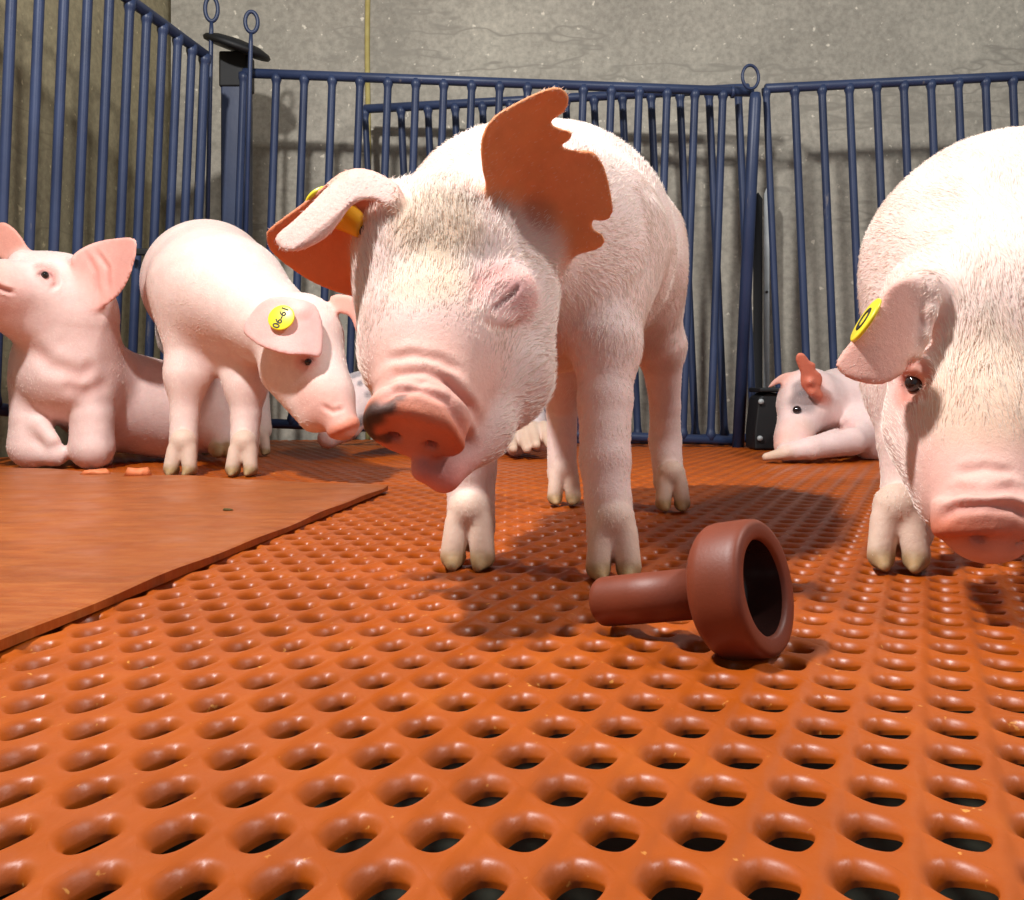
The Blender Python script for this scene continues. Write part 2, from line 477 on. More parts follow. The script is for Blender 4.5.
UP = np.array([0, 0, 1.0])
def unit(v):
    v = np.asarray(v, float); return v/np.linalg.norm(v)
DIRT = lin(228, 202, 182); HORN = lin(170, 140, 98); DARKHORN = lin(96, 80, 52)
def foot(S, base, face, r, ankle, col=DIRT, horn=HORN):
    col = col
    """cloven trotter standing at base (on the floor), toes to face, ankle = (point, radius)"""
    b = np.asarray(base, float); f = unit([face[0], face[1], 0]); s = np.array([f[1], -f[0], 0])
    a, ra = np.asarray(ankle[0], float), ankle[1]
    S.cone(a, b+UP*r*2.3-f*r*0.3, ra, r*0.92, k=0.004, col=col, flow=-UP, hair=0.0045)
    for q in (-1, 1):
        t0 = b+UP*r*1.8+s*q*r*0.46; t1 = b+UP*r*0.55+s*q*r*0.64+f*r*0.45
        S.cone(t0, t1, r*0.56, r*0.50, k=0.004, col=col, flow=-UP, hair=0.0035)
        S.cone(b+UP*r*0.42+s*q*r*0.60+f*r*0.15, b+UP*r*0.22+s*q*r*0.52+f*r*1.25, r*0.50, r*0.22, k=0.004, col=horn, flow=f, hair=0.0)
        S.paint(b+s*q*r*.6+f*r*.7+UP*r*.18, r*.85, horn, .9, ax=(1, 1, .7))
        S.paint(b+s*q*r*.6+f*r*.8, r*.7, DARKHORN, .8, ax=(1, 1, .25))
        S.cone(b+UP*r*1.5+s*q*r*0.55-f*r*0.9, b+UP*r*1.15+s*q*r*0.6-f*r*1.15, r*0.26, r*0.16, k=0.004, col=horn, flow=-UP, hair=0.0)

# ================================================================ the setting
def quad(name, pts, mat, thick=0.0, nrm=None):
    bm = bmesh.new(); a = [bm.verts.new(Vector(p)) for p in pts]; bm.faces.new(a)
    if thick:
        b = [bm.verts.new(Vector(p)+Vector(nrm)*thick) for p in pts]
        bm.faces.new(b[::-1])
        for i in range(4): bm.faces.new((a[i], b[i], b[(i+1) % 4], a[(i+1) % 4]))
    o = bm_obj(name, bm, mat); tag(o, kind='structure'); return o
WY = 2.95
cx = (171-512)/F*WY
ld = np.array([-0.0545, -0.352]); ld /= np.linalg.norm(ld)
M_CONC = mat_concrete('concrete', (178, 171, 157))
M_CONCW = mat_concrete('concrete_warm', (166, 154, 122))
ZB, ZT = -0.25, 2.6
quad('wall_back', [(cx, WY, ZB), (3.2, WY, ZB), (3.2, WY, ZT), (cx, WY, ZT)], M_CONC, 0.12, (0, 1, 0))
e = np.array([cx, WY])+ld*3.6
quad('wall_left', [(cx, WY+.1, ZB), (e[0], e[1], ZB), (e[0], e[1], ZT), (cx, WY+.1, ZT)], M_CONCW, 0.12, (-1, 0.15, 0))
M_PIT = mat_plain('slurry_pit', lin(16, 20, 14), lin(34, 36, 22), 6, 0.6)
quad('floor_pit', [(-3, -0.6, -0.24), (3.2, -0.6, -0.24), (3.2, 3.1, -0.24), (-3, 3.1, -0.24)], M_PIT)

# grating: a staggered diamond mesh of rounded, tilted strands
GA = 0.195*CH; GD = GA*F/844
def grating():
    a2 = GA/2
    x0v, y0v = -0.0005, 0.0   # lattice origin
    ref = P(578, 887, 0)      # direction only; put a hole centre under pixel (578, 887)
    Yr = CH*F/(887-HY); x0v = (578-512)/F*Yr; y0v = Yr
    def unitcell(NT, prof):
        q = NT//4; cs_ = np.array([(a2, 0), (0, GD), (-a2, 0), (0, -GD)])
        B = np.concatenate([cs_[i]+(cs_[(i+1) % 4]-cs_[i])*(np.arange(q)/q)[:, None] for i in range(4)])   # rhombus border: middle of the strands
        R = np.linalg.norm(B, axis=1); c, s = B[:, 0]/R, B[:, 1]/R
        hw, hh = 0.0087, 0.0128                            # hole half size, rounded diamond
        p = 1.8
        Rh = 1/((np.abs(c)/hw)**p+(np.abs(s)/hh)**p)**(1/p)
        Hh = np.stack([c*Rh, s*Rh], 1)
        rings = []
        for ph, dz in prof:
            t = math.sin(ph) if ph <= math.pi/2 else 1.0
            xy = B*(1-t)+Hh*t
            off = xy-B; ou = (Hh-B)/np.linalg.norm(Hh-B, axis=1)[:, None]
            sd = ou[:, 0]*.64-ou[:, 1]*.77
            dist = np.linalg.norm(xy-Hh, axis=1)
            e_ = np.clip(1-dist/0.0058, 0, 1)**2.2
            z = -(0.0012+0.0048*(.5+.5*sd))*e_+dz
            zz = z+(0.21*(-off[:, 0])+0.13*off[:, 1])*np.minimum(1, .004/(np.linalg.norm(off, axis=1)+1e-9))      # strands lean over to the right
            # node swelling between neighbouring holes left and right
            rings.append(np.concatenate([xy, np.full((NT, 1), 1.0)*zz[:, None]], 1))
        V = np.concatenate(rings)
        m = len(prof); Fq = []
        for i in range(m-1):
            for k in range(NT):
                k2 = (k+1) % NT
                Fq.append((i*NT+k, i*NT+k2, (i+1)*NT+k2, (i+1)*NT+k))
        return V, np.array(Fq)
    pi = math.pi
    hi = unitcell(32, [(0, 0), (.18, 0), (.36, 0), (.54, 0), (.72, 0), (.92, 0), (1.15, 0), (pi/2, 0), (pi/2, -.0008), (pi/2+.1, -.0026)])
    lo_ = unitcell(16, [(0, 0), (.45, 0), (.9, 0), (pi/2, 0), (pi/2+.1, -.0026)])
    VV, FF = [], []; n = 0
    for j in range(-3, 84):
        y = y0v+j*GD
        if y < 0.2 or y > WY-.02: continue
        ybig = y > 1.15
        half = y*0.60+0.45
        for i in range(-200, 200):
            x = x0v+(i+(0.5 if j % 2 else 0))*GA
            if abs(x) > half: continue
            wallx = cx+ld[0]/ld[1]*(y-WY)
            if x < wallx+0.02: continue
            V, Fq = hi if y < 1.15 else lo_
            W = V.copy(); W[:, 0] += x; W[:, 1] += y
            W[:, 2] += 0.0016*np.sin(W[:, 0]*5.1+W[:, 1]*3.3)
            VV.append(W); FF.append(Fq+n); n += len(V)
    V = np.concatenate(VV); Fq = np.concatenate(FF)
    key = np.round(V*5e4).astype(np.int64); key = (key[:, 0]*4000003+key[:, 1])*100003+key[:, 2]
    _, first, inv = np.unique(key, return_index=True, return_inverse=True)
    me = np_mesh('floor', V[first], inv.ravel()[Fq])
    o = link('floor', me, M_ORANGE); tag(o, kind='structure')
    return o
grating()

# expanding foam seam between two wall panels
bm = bmesh.new(); x = (368-512)/F*WY
pts = [(x+0.002*math.sin(z*9), WY-0.002, z) for z in np.arange(0.0, 2.5, .05)]
tube(bm, pts, 0.008, 8)
o = bm_obj('trim_1', bm, mat_plain('foam_seam', lin(176, 158, 90), lin(196, 182, 118), 30, .9), smooth=True); tag(o, kind='structure')

# ================================================================ gates
def rot_pts(A, B, n): return [A*(1-t)+B*t for t in n]
def gate(name, label, A, B, down, ts, rail=0.0135, bar=0.0108, stiles=(1, 1), height=None, latch=None, curl=None, srad=0.011):
    A = np.asarray(A, float); B = np.asarray(B, float); down = np.asarray(down, float)
    e = bpy.data.objects.new(name, None); COL.objects.link(e); e.location = (A[0], A[1], 0)
    tag(e, label, 'gate', 'blue pen gates')
    org = Vector((A[0], A[1], 0)); L = lambda p: Vector(p)-org
    def part(n, bm, mat=M_PAINT): return bm_obj(n, bm, mat, e, smooth=True)
    ext = unit(B-A)
    bm = bmesh.new(); tube(bm, [L(A-ext*.004), L(A), L(B), L(B+ext*.004)], [rail*.7, rail, rail, rail*.7]); part('top_rail', bm)
    A2, B2 = A+down, B+down
    bm = bmesh.new(); tube(bm, [L(A2-ext*.004), L(A2), L(B2), L(B2+ext*.004)], [rail*.7, rail, rail, rail*.7]); part('bottom_rail', bm)
    def bar_(t, r, nm):
        p = A*(1-t)+B*t; bm = bmesh.new()
        q = lambda s: L(p+down*s)
        # weld collars top and bottom
        tube(bm, [q(0.0), q(.017), q(.022), q(.03), q(.965), q(.975), q(.982), q(1)], [r*1.35, r*1.3, r*1.12, r, r, r*1.12, r*1.3, r*1.35], 12)
        part(nm, bm)
    if stiles[0]: bar_(0, srad, 'stile')
    if stiles[1]: bar_(1, srad, 'stile')
    for t in ts: bar_(t, bar, 'bar')
    return e, L, part

def fixw(x, A, B):   # parameter along AB at pixel column x (constant depth)
    return (x-A)/(B-A)
Yg = 2.62
# front gate, sagging a little to the right
A = P(244, 73, Yg); B = P(752, 92, Yg); dn = P(738, 441, Yg)-P(750.5, 92, Yg)
front, L, part = gate('pen_gate', 'long blue barred gate running from the capped corner post behind the large pig', A, B, dn,
                      [fixw(723-27.9*k, 244, 752) for k in range(17)], stiles=(1, 0))
# right gate
A = P(766, 88.5, Yg+.012); B = P(1230, 66, Yg+.012); dn = P(781, 438, Yg+.012)-P(766, 88.5, Yg+.012)
gate('pen_gate', 'blue barred gate right of the ringed post, behind the pig lying with its chin down', A, B, dn,
     [fixw(794.5+27.25*k, 766, 1230) for k in range(15)], stiles=(1, 1), srad=0.0095)
# rear gate folded back behind the front one
A = P(365, 109, 2.84); B = P(748, 88, 2.70); dn = P(764, 438, 2.70)-P(748, 88, 2.70)
rear, L, part = gate('pen_gate', 'second blue barred gate folded back between the long gate and the concrete wall', A, B, dn,
     [fixw(738.5-28.0*k, 365, 748) for k in range(13)], stiles=(1, 0), srad=0.0095)
# left gate, running toward the viewer
G0 = P(205, 55, 2.48); G1 = P(15, -84, 1.93)
def tpx(px):
    k = (px-512)/F; return (k*G0[1]-G0[0])/((G1[0]-G0[0])-k*(G1[1]-G0[1]))
tE = tpx(-190); A = G0; Bn = G0+(G1-G0)*tE
ts = [tpx(x)/tE for x in (192, 178, 163, 147, 130, 110, 89, 66, 42, 15, -14, -46, -80, -117, -156)]
dn = np.array([-0.042, 0, -1.0])*1.0
left, L, part = gate('pen_gate', 'blue barred gate along the left wall, beside the sitting pig', A, Bn, dn, ts, stiles=(1, 1), srad=0.0125)
# dark latch plate on the left gate
bm = bmesh.new(); p = P(140, 252, 2.24); box(bm, L(p), (.045, .012, .016)); o = bm_obj('latch', bm, M_BLACK, left, bevel=.003); o['label'] = 'dark latch plate'

# the big leaning hinge tube with a ring on top
def ring_pin(name, label, top, bottom, r, ring_r, ring_c, mat=M_PAINT, group=None, wire=0.0045, cat='hinge pin'):
    e = bpy.data.objects.new(name, None); COL.objects.link(e); e.location = (bottom[0], bottom[1], 0)
    tag(e, label, cat, group)
    org = Vector((bottom[0], bottom[1], 0)); L = lambda p: Vector(p)-org
    bm = bmesh.new(); tube(bm, [L(top), L(np.array(top)*.98+np.array(bottom)*.02), L(bottom)], [r*.8, r, r], 16); bm_obj('shaft', bm, mat, e, smooth=True)
    bm = bmesh.new(); c = np.array(ring_c)
    tube(bm, [L(c+np.array([ring_r[0]*math.cos(a), 0.25*ring_r[0]*math.cos(a), ring_r[1]*math.sin(a)])) for a in np.linspace(0, 2*math.pi, 28, endpoint=False)], wire, 8, closed=True)
    bm_obj('ring', bm, mat, e, smooth=True)
    return e
Yp = Yg-.03
ring_pin('gate_post', 'leaning blue tube post with a ring on top, between the two long gates', P(755.5, 93, Yp), P(738, 449, Yp), 0.0165,
         (.0235, .032), P(750.5, 77, Yp), cat='gate post')
# latch band where the two gates meet
bm = bmesh.new(); tube(bm, [P(731, 92, Yg), P(734, 92, Yg)], 0.017, 14)
o = bm_obj('gate_clamp', bm, M_PAINT, smooth=True); tag(o, 'small round clamp where two top rails meet beside the ringed post', 'clamp')

# corner post with black cap
Yc = 2.60
cp = P(228, 388, Yc); e = bpy.data.objects.new('corner_post', None); COL.objects.link(e); e.location = (cp[0], cp[1], 0)
tag(e, 'square dark blue corner post under a round black cap', 'post')
bm = bmesh.new(); box(bm, (0, .085, .5), (.072, .072, 1.06)); bm_obj('column', bm, M_PAINT, e, bevel=.006)
bm = bmesh.new(); box(bm, (0, .085, 1.05), (.080, .080, .10)); o = bm_obj('neck', bm, M_BLACK, e, bevel=.006); o['label'] = 'black plastic neck'
bm = bmesh.new()
Mc = Matrix.Translation((.012, .045, 1.108)) @ Matrix.Rotation(.33, 4, 'Y') @ Matrix.Rotation(.18, 4, 'X')
lathe(bm, [(-.010, .080), (-.008, .090), (0, .094), (.008, .088), (.018, .06), (.022, .02)], Mc, 40)
o = bm_obj('cap', bm, M_BLACK, e, smooth=True); o['label'] = 'round black cap plate'
ring_pin('hinge_pin', 'taller ringed blue pin left of the black post cap', P(211.5, 22, Yc-.02), P(203, 440, Yc-.02), .006, (.016, .033), P(211.5, 9, Yc-.02), wire=.0056, group='ringed hinge pins')
ring_pin('hinge_pin', 'shorter ringed blue pin right of the black post cap', P(251, 34, Yc-.02), P(241, 440, Yc-.02), .006, (.016, .028), P(251.5, 22, Yc-.02), wire=.0056, group='ringed hinge pins')

# steel rail on the wall and the black feeder box at its foot
e = bpy.data.objects.new('steel_channel', None); COL.objects.link(e); c = P(766, 188, 2.84); e.location = (c[0], c[1], 0)
tag(e, 'upright galvanised channel with pointed top, behind the gate right of the ringed post', 'metal channel')
def strip(x0, x1, y0, zt, mat, nm, par, th=.006, pt=.02):
    bm = bmesh.new()
    prof = [(x0, 0), (x1, 0), (x1, zt-pt), ((x0+x1)/2, zt), (x0, zt-pt)]
    f = [bm.verts.new((x, y0, z)) for x, z in prof]; b = [bm.verts.new((x, y0+th, z)) for x, z in prof]
    bm.faces.new(f); bm.faces.new(b[::-1])
    for i in range(5): bm.faces.new((f[i], b[i], b[(i+1) % 5], f[(i+1) % 5]))
    return bm_obj(nm, bm, mat, par)
strip(-.006, .010, 0, c[2], M_STEEL, 'front_flange', e)
o = strip(-.034, -.007, .012, c[2]-.01, M_BLACK, 'rubber_seal', e); o['label'] = 'black rubber strip'
bm = bmesh.new(); zz = P(766, 292, 2.84)[2]; tube(bm, [(.002, -.004, zz), (.002, .002, zz)], .004, 10); bm_obj('bolt', bm, M_BLACK, e)

Yf = 2.46
e = bpy.data.objects.new('feeder_box', None); COL.objects.link(e); c = P(772, 445, Yf); e.location = (c[0], c[1], 0)
tag(e, 'black plastic drinker box on the floor, at the pig lying with its chin down', 'drinker box')
bm = bmesh.new()
prof = [(-.045, 0), (.10, 0), (.10, .135), (-.01, .15), (-.035, .135), (-.045, .05)]
f = [bm.verts.new((x, 0, z)) for x, z in prof]; b = [bm.verts.new((x, .10, z)) for x, z in prof]
bm.faces.new(f); bm.faces.new(b[::-1])
for i in range(6): bm.faces.new((f[i], b[i], b[(i+1) % 6], f[(i+1) % 6]))
bm_obj('housing', bm, M_BLACK, e, bevel=.006)
bm = bmesh.new(); box(bm, (.035, .045, .155), (.14, .12, .012)); bm_obj('lid', bm, M_BLACK, e, bevel=.004)
for (bx, bz) in ((-.03, .125), (-.033, .03)):
    bm = bmesh.new(); tube(bm, [(bx, -.010, bz), (bx, -.002, bz)], .007, 10); o = bm_obj('bolt', bm, M_STEEL, e, smooth=True)

# ================================================================ solid lying board
def on(px, py, z=0.0):
    Y = (CH-z)*F/(py-HY); return np.array([(px-512)/F*Y, Y, z])
zb = 0.009
Cc = on(388, 486, zb); A0 = on(0, 640, zb); B0 = on(0, 467, zb)
A1 = Cc+(A0-Cc)*1.25; B1 = Cc+(B0-Cc)*1.15
D1 = np.array([-1.2, .45, zb])
def board():
    bm = bmesh.new(); n = 60
    top = []
    def edge(p, q, m, wob):
        return [p*(1-t)+q*t+np.array([0, 0, wob*math.sin(t*37)+wob*math.sin(t*17+1)]) for t in np.arange(m)/m]
    ring = edge(A1, Cc, n, .0007)+edge(Cc, B1, n, .0008)+edge(B1, D1, 8, 0)+edge(D1, A1, 8, 0)
    cen = np.mean([A1, Cc, B1, D1], 0)
    inn = [p+(cen-p)/np.linalg.norm(cen-p)*.004+np.array([0, 0, .0008]) for p in ring]
    mid = [p+(cen-p)/np.linalg.norm(cen-p)*.03 for p in ring]
    for p in mid: p[2] = zb+.0006
    low = [np.array([p[0], p[1], .0022]) for p in ring]
    R = [[bm.verts.new(Vector(p)) for p in r] for r in (low, ring, inn, mid)]   # bottom edge, top edge, rounded lip, flat top
    m = len(ring)
    for a, b in zip(R, R[1:]):
        for i in range(m): bm.faces.new((a[i], a[(i+1) % m], b[(i+1) % m], b[i]))
    bm.faces.new(R[-1]); bm.faces.new(R[0][::-1])
    o = bm_obj('lying_board', bm, M_WORN); tag(o, 'flat worn orange plastic board laid over the grating in front of the two left pigs', 'board')
board()
def flake(px, py, w, label, name, mat, cat, rot=0, z0=zb, h=.006, seed=0, grp=None):
    rng = random.Random(seed); bm = bmesh.new(); c = on(px, py, z0)
    n = 12; top = []; bot = []
    for i in range(n):
        a = 2*math.pi*i/n; r = w*(.8+.35*rng.random()); x, y = r*math.cos(a), r*.45*math.sin(a)
        x, y = x*math.cos(rot)-y*math.sin(rot), x*math.sin(rot)+y*math.cos(rot)
        bot.append(bm.verts.new((x, y, .001))); top.append(bm.verts.new((x*.72, y*.72, h*(.7+.6*rng.random()))))
    cc = bm.verts.new((0, 0, h*1.1))
    for i in range(n):
        j = (i+1) % n; bm.faces.new((bot[i], bot[j], top[j], top[i])); bm.faces.new((top[i], top[j], cc))
    bm.faces.new(bot[::-1])
    o = bm_obj(name, bm, mat, smooth=True); o.location = Vector(c)
    tag(o, label, cat, grp)
M_CHIP = mat_plain('chewed_chip', lin(214, 112, 66), lin(230, 140, 92), 60, .6, .3)
flake(137, 476, .022, 'thick chewed orange chip on the board, right of the sitting pig\'s knee', 'plastic_chip', M_CHIP, 'plastic chip', .2, z0=.0085, h=.012, seed=2, grp='chewed chips')
flake(95, 474.5, .026, 'flat longer orange chip on the board, in front of the sitting pig', 'plastic_chip', M_CHIP, 'plastic chip', .3, z0=.0085, h=.008, seed=5, grp='chewed chips')
flake(228, 511, .007, 'small dark olive crumb lying in the middle of the orange board', 'dried_crumb', M_CRUMB, 'crumb', .1, h=.003, seed=7)
flake(149, 671, .004, 'tiny olive crumb on the grating below the board edge', 'dried_crumb', M_CRUMB, 'crumb', .1, z0=-.001, h=.002, seed=9)

M_CUP_SHADE = mat_plain('shaded_rubber', lin(44, 26, 24), lin(58, 34, 30), 30, 0.22)  # rubber inside the cup, its deep shade painted into the colour
# ================================================================ brick red chew toy
def toy():
    a = np.array([.0587, .634, .0172]); b = np.array([.1535, .562, .0425])
    d = unit(b-a)
    Mx = Matrix.Translation(Vector(a)) @ Vector(d).to_track_quat('Z', 'Y').to_matrix().to_4x4()
    e = bpy.data.objects.new('chew_toy', None); COL.objects.link(e); e.location = (a[0], a[1], 0)
    tag(e, 'brick red rubber plunger shaped toy with hollow cup lying on the grating', 'toy')
    Li = Matrix.Translation((-a[0], -a[1], 0)) @ Mx
    bm = bmesh.new()
    lathe(bm, [(0, .0125), (.001, .0145), (.003, .0158), (.006, .0162), (.03, .0162), (.075, .0158)], Li, 40, cap1=True)
    bm_obj('handle', bm, M_BRICK, e, smooth=True)
    bm = bmesh.new()
    lathe(bm, [(.0825, .012), (.083, .031), (.0845, .0355), (.087, .0385), (.090, .0405), (.094, .0412), (.112, .0412), (.1165, .0405), (.1185, .039), (.1192, .037),
               (.1186, .0305), (.1176, .0290), (.1155, .0283)], Li, 64, cap0=True, cap1=False)
    bm_obj('cup', bm, M_BRICK, e, smooth=True)
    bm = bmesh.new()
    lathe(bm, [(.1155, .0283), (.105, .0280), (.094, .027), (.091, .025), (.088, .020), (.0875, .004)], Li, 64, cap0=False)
    o = bm_obj('cup_inside_shaded', bm, M_CUP_SHADE, e, smooth=True); o['label'] = 'glossy hollow inside, shade painted into its dark colour' 
toy()

# ================================================================ pigs
WHITE = lin(243, 220, 213); PINK = lin(240, 194, 180); ROSE = lin(226, 150, 138); SNOUT = lin(216, 116, 76)
SPOT = lin(92, 84, 84)
def eyeball(parent, c, r, label='dark eye'):
    bm = bmesh.new(); bmesh.ops.create_uvsphere(bm, u_segments=24, v_segments=16, radius=r)
    for v in bm.verts: v.co += Vector(c)
    o = bm_obj('eye', bm, M_EYE, parent, smooth=True); o['label'] = label; return o
def eye_at(S, px, py, Y):
    """distance from the viewer at which the sculpted surface is met along the ray through a pixel"""
    V = S.V; x = 512+V[:, 0]/V[:, 1]*F; y = HY-(V[:, 2]-CH)/V[:, 1]*F
    d = np.hypot(x-px, y-py); m = d < 4.0/Y*1.0+2
    return V[m][:, 1].min() if m.any() else Y
def tag_disc(parent, pc, ax, r, up=None, text=None, stud=False):
    t = bpy.data.objects.new('ear_tag', None); COL.objects.link(t); t.parent = parent; t['label'] = 'round yellow plastic ear tag'
    zq = Vector(unit(ax)); yq = Vector(up if up is not None else (0, 0, 1)); yq = (yq-zq*yq.dot(zq)).normalized(); xq = yq.cross(zq)
    Mx = Matrix((xq, yq, zq)).transposed().to_4x4(); Mx.translation = Vector(pc)
    bm = bmesh.new(); lathe(bm, [(-.0006, r*.92), (0, r), (.0018, r), (.0026, r*.93)], Mx, 40); bm_obj('disc', bm, M_YEL, t, smooth=True)
    if text:
        cu = bpy.data.curves.new('tag_number', 'FONT'); cu.body = text; cu.size = r*.78; cu.align_x = 'CENTER'; cu.align_y = 'CENTER'; cu.extrude = .0003
        cu.offset = r*.012
        tmp = bpy.data.objects.new('tmp', cu); COL.objects.link(tmp); dg = bpy.context.evaluated_depsgraph_get()
        me = bpy.data.meshes.new_from_object(tmp.evaluated_get(dg)); bpy.data.objects.remove(tmp)
        me.transform(Mx @ Matrix.Translation((0, 0, .0031))); me.materials.clear()
        o = link('tag_number', me, M_INK, t); o['label'] = 'black number 06-61'
    return t, Mx

# ---------------------------------------------------------------- the large pig in the middle
def big_pig():
    S = Sculpt(0.0021, skin=WHITE, hair=0.011)
    B = (-.2, .95, .1)
    S.chain([P(518, 245, .92), P(550, 248, 1.06), P(583, 262, 1.20), P(590, 278, 1.27)], [.112, .138, .122, .105], k=.04, flow=unit(B))
    S.cone(P(588, 250, .95), P(607, 345, .86), .075, .027, k=.045, flow=-UP)
    S.cone(P(490, 290, .93), P(475, 400, .885), .07, .030, k=.045, flow=-UP)
    S.cone(P(612, 262, 1.20), P(661, 345, 1.235), .086, .028, k=.05, flow=-UP)
    S.cone(P(560, 300, 1.25), P(563, 370, 1.29), .075, .026, k=.05, flow=-UP)
    S.chain([P(607, 345, .86), P(605, 400, .845), P(605, 460, .828), P(608, 500, .818), P(612, 538, .812)], [.027, .0240, .0218, .0195, .0210], k=.02, flow=-UP, hair=.0055)
    foot(S, on(613, 578), (-.05, -1), .0205, (P(612, 535, .812), .0208))
    S.chain([P(475, 400, .885), P(471, 470, .875), P(471, 525, .868)], [.030, .0225, .0215], k=.02, flow=-UP, hair=.0055)
    foot(S, on(469, 567), (-.1, -1), .0215, (P(471, 528, .868), .0215))
    S.chain([P(661, 345, 1.235), P(665, 405, 1.27), P(665, 440, 1.285), P(669, 480, 1.27)], [.029, .0200, .0215, .0200], k=.02, flow=-UP, hair=.0055)
    foot(S, on(672, 510), (-.05, -1), .0200, (P(669, 482, 1.27), .0200))
    S.chain([P(563, 370, 1.29), P(562, 410, 1.33), P(562, 470, 1.32)], [.028, .0215, .0200], k=.02, flow=-UP, hair=.0055)
    foot(S, on(564, 504), (-.05, -1), .0205, (P(562, 474, 1.32), .0200))
    # neck
    S.cone(P(505, 250, .90), P(470, 262, .80), .105, .070, k=.03, flow=unit(B), hair=.012)
    # skull: narrow between the ears, wide at the eyes
    S.ell(P(440, 246, .765), [(1, 0, 0), (0, 1, .35), (0, -.35, 1)], [.055, .070, .054], k=.03, flow=(.05, .45, .9), hair=.020)
    S.cone(P(433, 270, .755), P(436, 345, .70), .054, .048, k=.03, flow=(0, .2, 1), hair=.016)
    S.cone(P(508, 298, .755), P(500, 365, .735), .040, .040, k=.03, flow=(.6, .5, .2), hair=.011)
    S.cone(P(405, 300, .76), P(412, 360, .73), .034, .036, k=.03, flow=(-.4, .3, .7), hair=.008)
    S.cone(P(488, 385, .73), P(466, 430, .69), .038, .025, k=.03, flow=(.5, .6, .2), hair=.010)
    # snout
    S.cone(P(436, 345, .70), P(427, 403, .648), .048, .036, k=.025, col=PINK, flow=(0, .6, .6), hair=.003)
    dn = unit((-.16, -.62, -.77))
    u = unit(P(466, 466, .612)-P(362, 424, .617)); u = unit(u-dn*(u@dn)); w = np.cross(dn, u)
    if w[2] < 0: w = -w
    c = P(413, 438, .613)
    S.ell(c-dn*.008, [u, w, dn], [.0350, .0265, .0085], k=.004, col=SNOUT, hair=0, power=4)
    S.ell(c-dn*.020, [u, w, dn], [.0330, .0275, .006], k=.008, col=PINK, hair=0.001, power=4)
    for sx in (-.0125, .0125):
        n0 = c+u*sx+w*(-.004)
        S.cone(n0+dn*.006, n0-dn*.014, .0048, .0040, k=.0025, col=lin(130, 60, 44), op=1)
    # lower lip, chin, parted mouth
    S.chain([P(424, 469, .632), P(444, 477, .640), P(470, 446, .672)], [.0090, .0098, .0085], k=.006, col=lin(228, 150, 140), hair=0.002)
    S.chain([P(445, 462, .655), P(480, 430, .69)], [.013, .022], k=.015, hair=.008)
    S.chain([P(420, 467, .612), P(444, 462, .628), P(466, 444, .645)], [.0035, .0034, .0020], k=.003, col=lin(110, 60, 60), op=1)
    # folds over the snout
    S.crease([(378, 405), (392, 390), (420, 387), (448, 400), (463, 425), (470, 448)], .64, 7, .0042, ROSE, .45)
    S.crease([(372, 392), (395, 374), (425, 371), (450, 382), (472, 405), (480, 430)], .65, 6, .0030, ROSE, .4)
    S.crease([(385, 360), (410, 354), (440, 359), (462, 372)], .67, 6, .0024, ROSE, .25)
    S.crease([(443, 378), (460, 392), (476, 412)], .66, 4, .0022, ROSE, .3)
    # closed eye with swollen lids
    ec = P(504, 300, .690)
    S.ell(ec+np.array([0, .013, .002]), [(1, -.3, .5), (0, 1, 0), (-.5, 0, 1)], [.022, .011, .016], k=.022, col=lin(234, 184, 176), hair=.006)
    S.crease([(490, 312), (502, 302), (513, 294), (520, 284)], .70, 3.2, .0026, lin(140, 90, 90), .8)
    S.crease([(484, 318), (496, 327), (512, 328), (526, 318)], .70, 5, .0016, lin(196, 116, 88), .6)
    S.crease([(478, 300), (484, 282), (498, 272), (516, 272)], .70, 6, .0014, ROSE, .4)
    S.crease([(470, 312), (474, 284), (490, 264)], .70, 6, .0010, ROSE, .3)
    # notched right ear, inner side toward the viewer, leaning forward over the face
    out = [(492, 205), (482, 170), (481, 140), (492, 118), (515, 103), (540, 91), (558, 87), (569, 96), (566, 110), (556, 118), (551, 123), (560, 128), (572, 132), (570, 140), (562, 146),
           (575, 150), (592, 151), (604, 166), (611, 192), (613, 212), (606, 221), (593, 221), (594, 229), (604, 236), (603, 246), (590, 252), (566, 254), (548, 262), (520, 262), (500, 240)]
    def dep(x, y):
        s = (x-485)/125.0; t = (255-y)/165.0
        return .755-.075*np.clip(t, 0, 1.2)+.040*np.sin(np.clip(s, 0, 1.1)*2.8)*(.45+.55*np.clip(1-t, 0, 1))
    S.sheet(out, dep, .0062, (.67, .80), k=.012, col=lin(240, 156, 98), flow=(.5, .1, .6), hair=.004)
    S.cone(P(500, 225, .80), P(535, 240, .79), .026, .020, k=.03, flow=(.4, .2, .7), hair=.014)
    # folded left ear: dark inner face below, rolled edge above
    inn = [(266, 234), (272, 226), (300, 205), (330, 182), (352, 172), (380, 178), (396, 200), (392, 245), (376, 290), (352, 296), (318, 285), (290, 268), (270, 250)]
    def dep2(x, y):
        s = (385-x)/115.0; t = (y-170)/120.0
        return .735-.010*s+.055*np.clip(t, 0, 1)
    S.sheet(inn, dep2, .0060, (.70, .81), k=.010, col=lin(236, 142, 92), flow=(-.6, 0, .2), hair=.003)
    rim = [(278, 246), (276, 236), (298, 216), (322, 192), (340, 174), (360, 168), (382, 174), (402, 190), (398, 214), (384, 206), (368, 200), (352, 206), (340, 222), (326, 238), (306, 249), (288, 252)]
    def dep3(x, y):
        edge = 170+np.clip((352-x)/78.0, 0, 1)*62
        return .738-.028*np.sqrt(np.clip((y-edge+8)/34.0, 0, 1.2))
    S.sheet(rim, dep3, .0066, (.70, .75), k=.006, col=lin(244, 202, 190), flow=(-.6, 0, -.4), hair=.004)
    S.cone(P(384, 215, .785), P(395, 240, .775), .022, .026, k=.03, flow=(-.2, 0, .9), hair=.014)
    bl = lin(58, 48, 46)
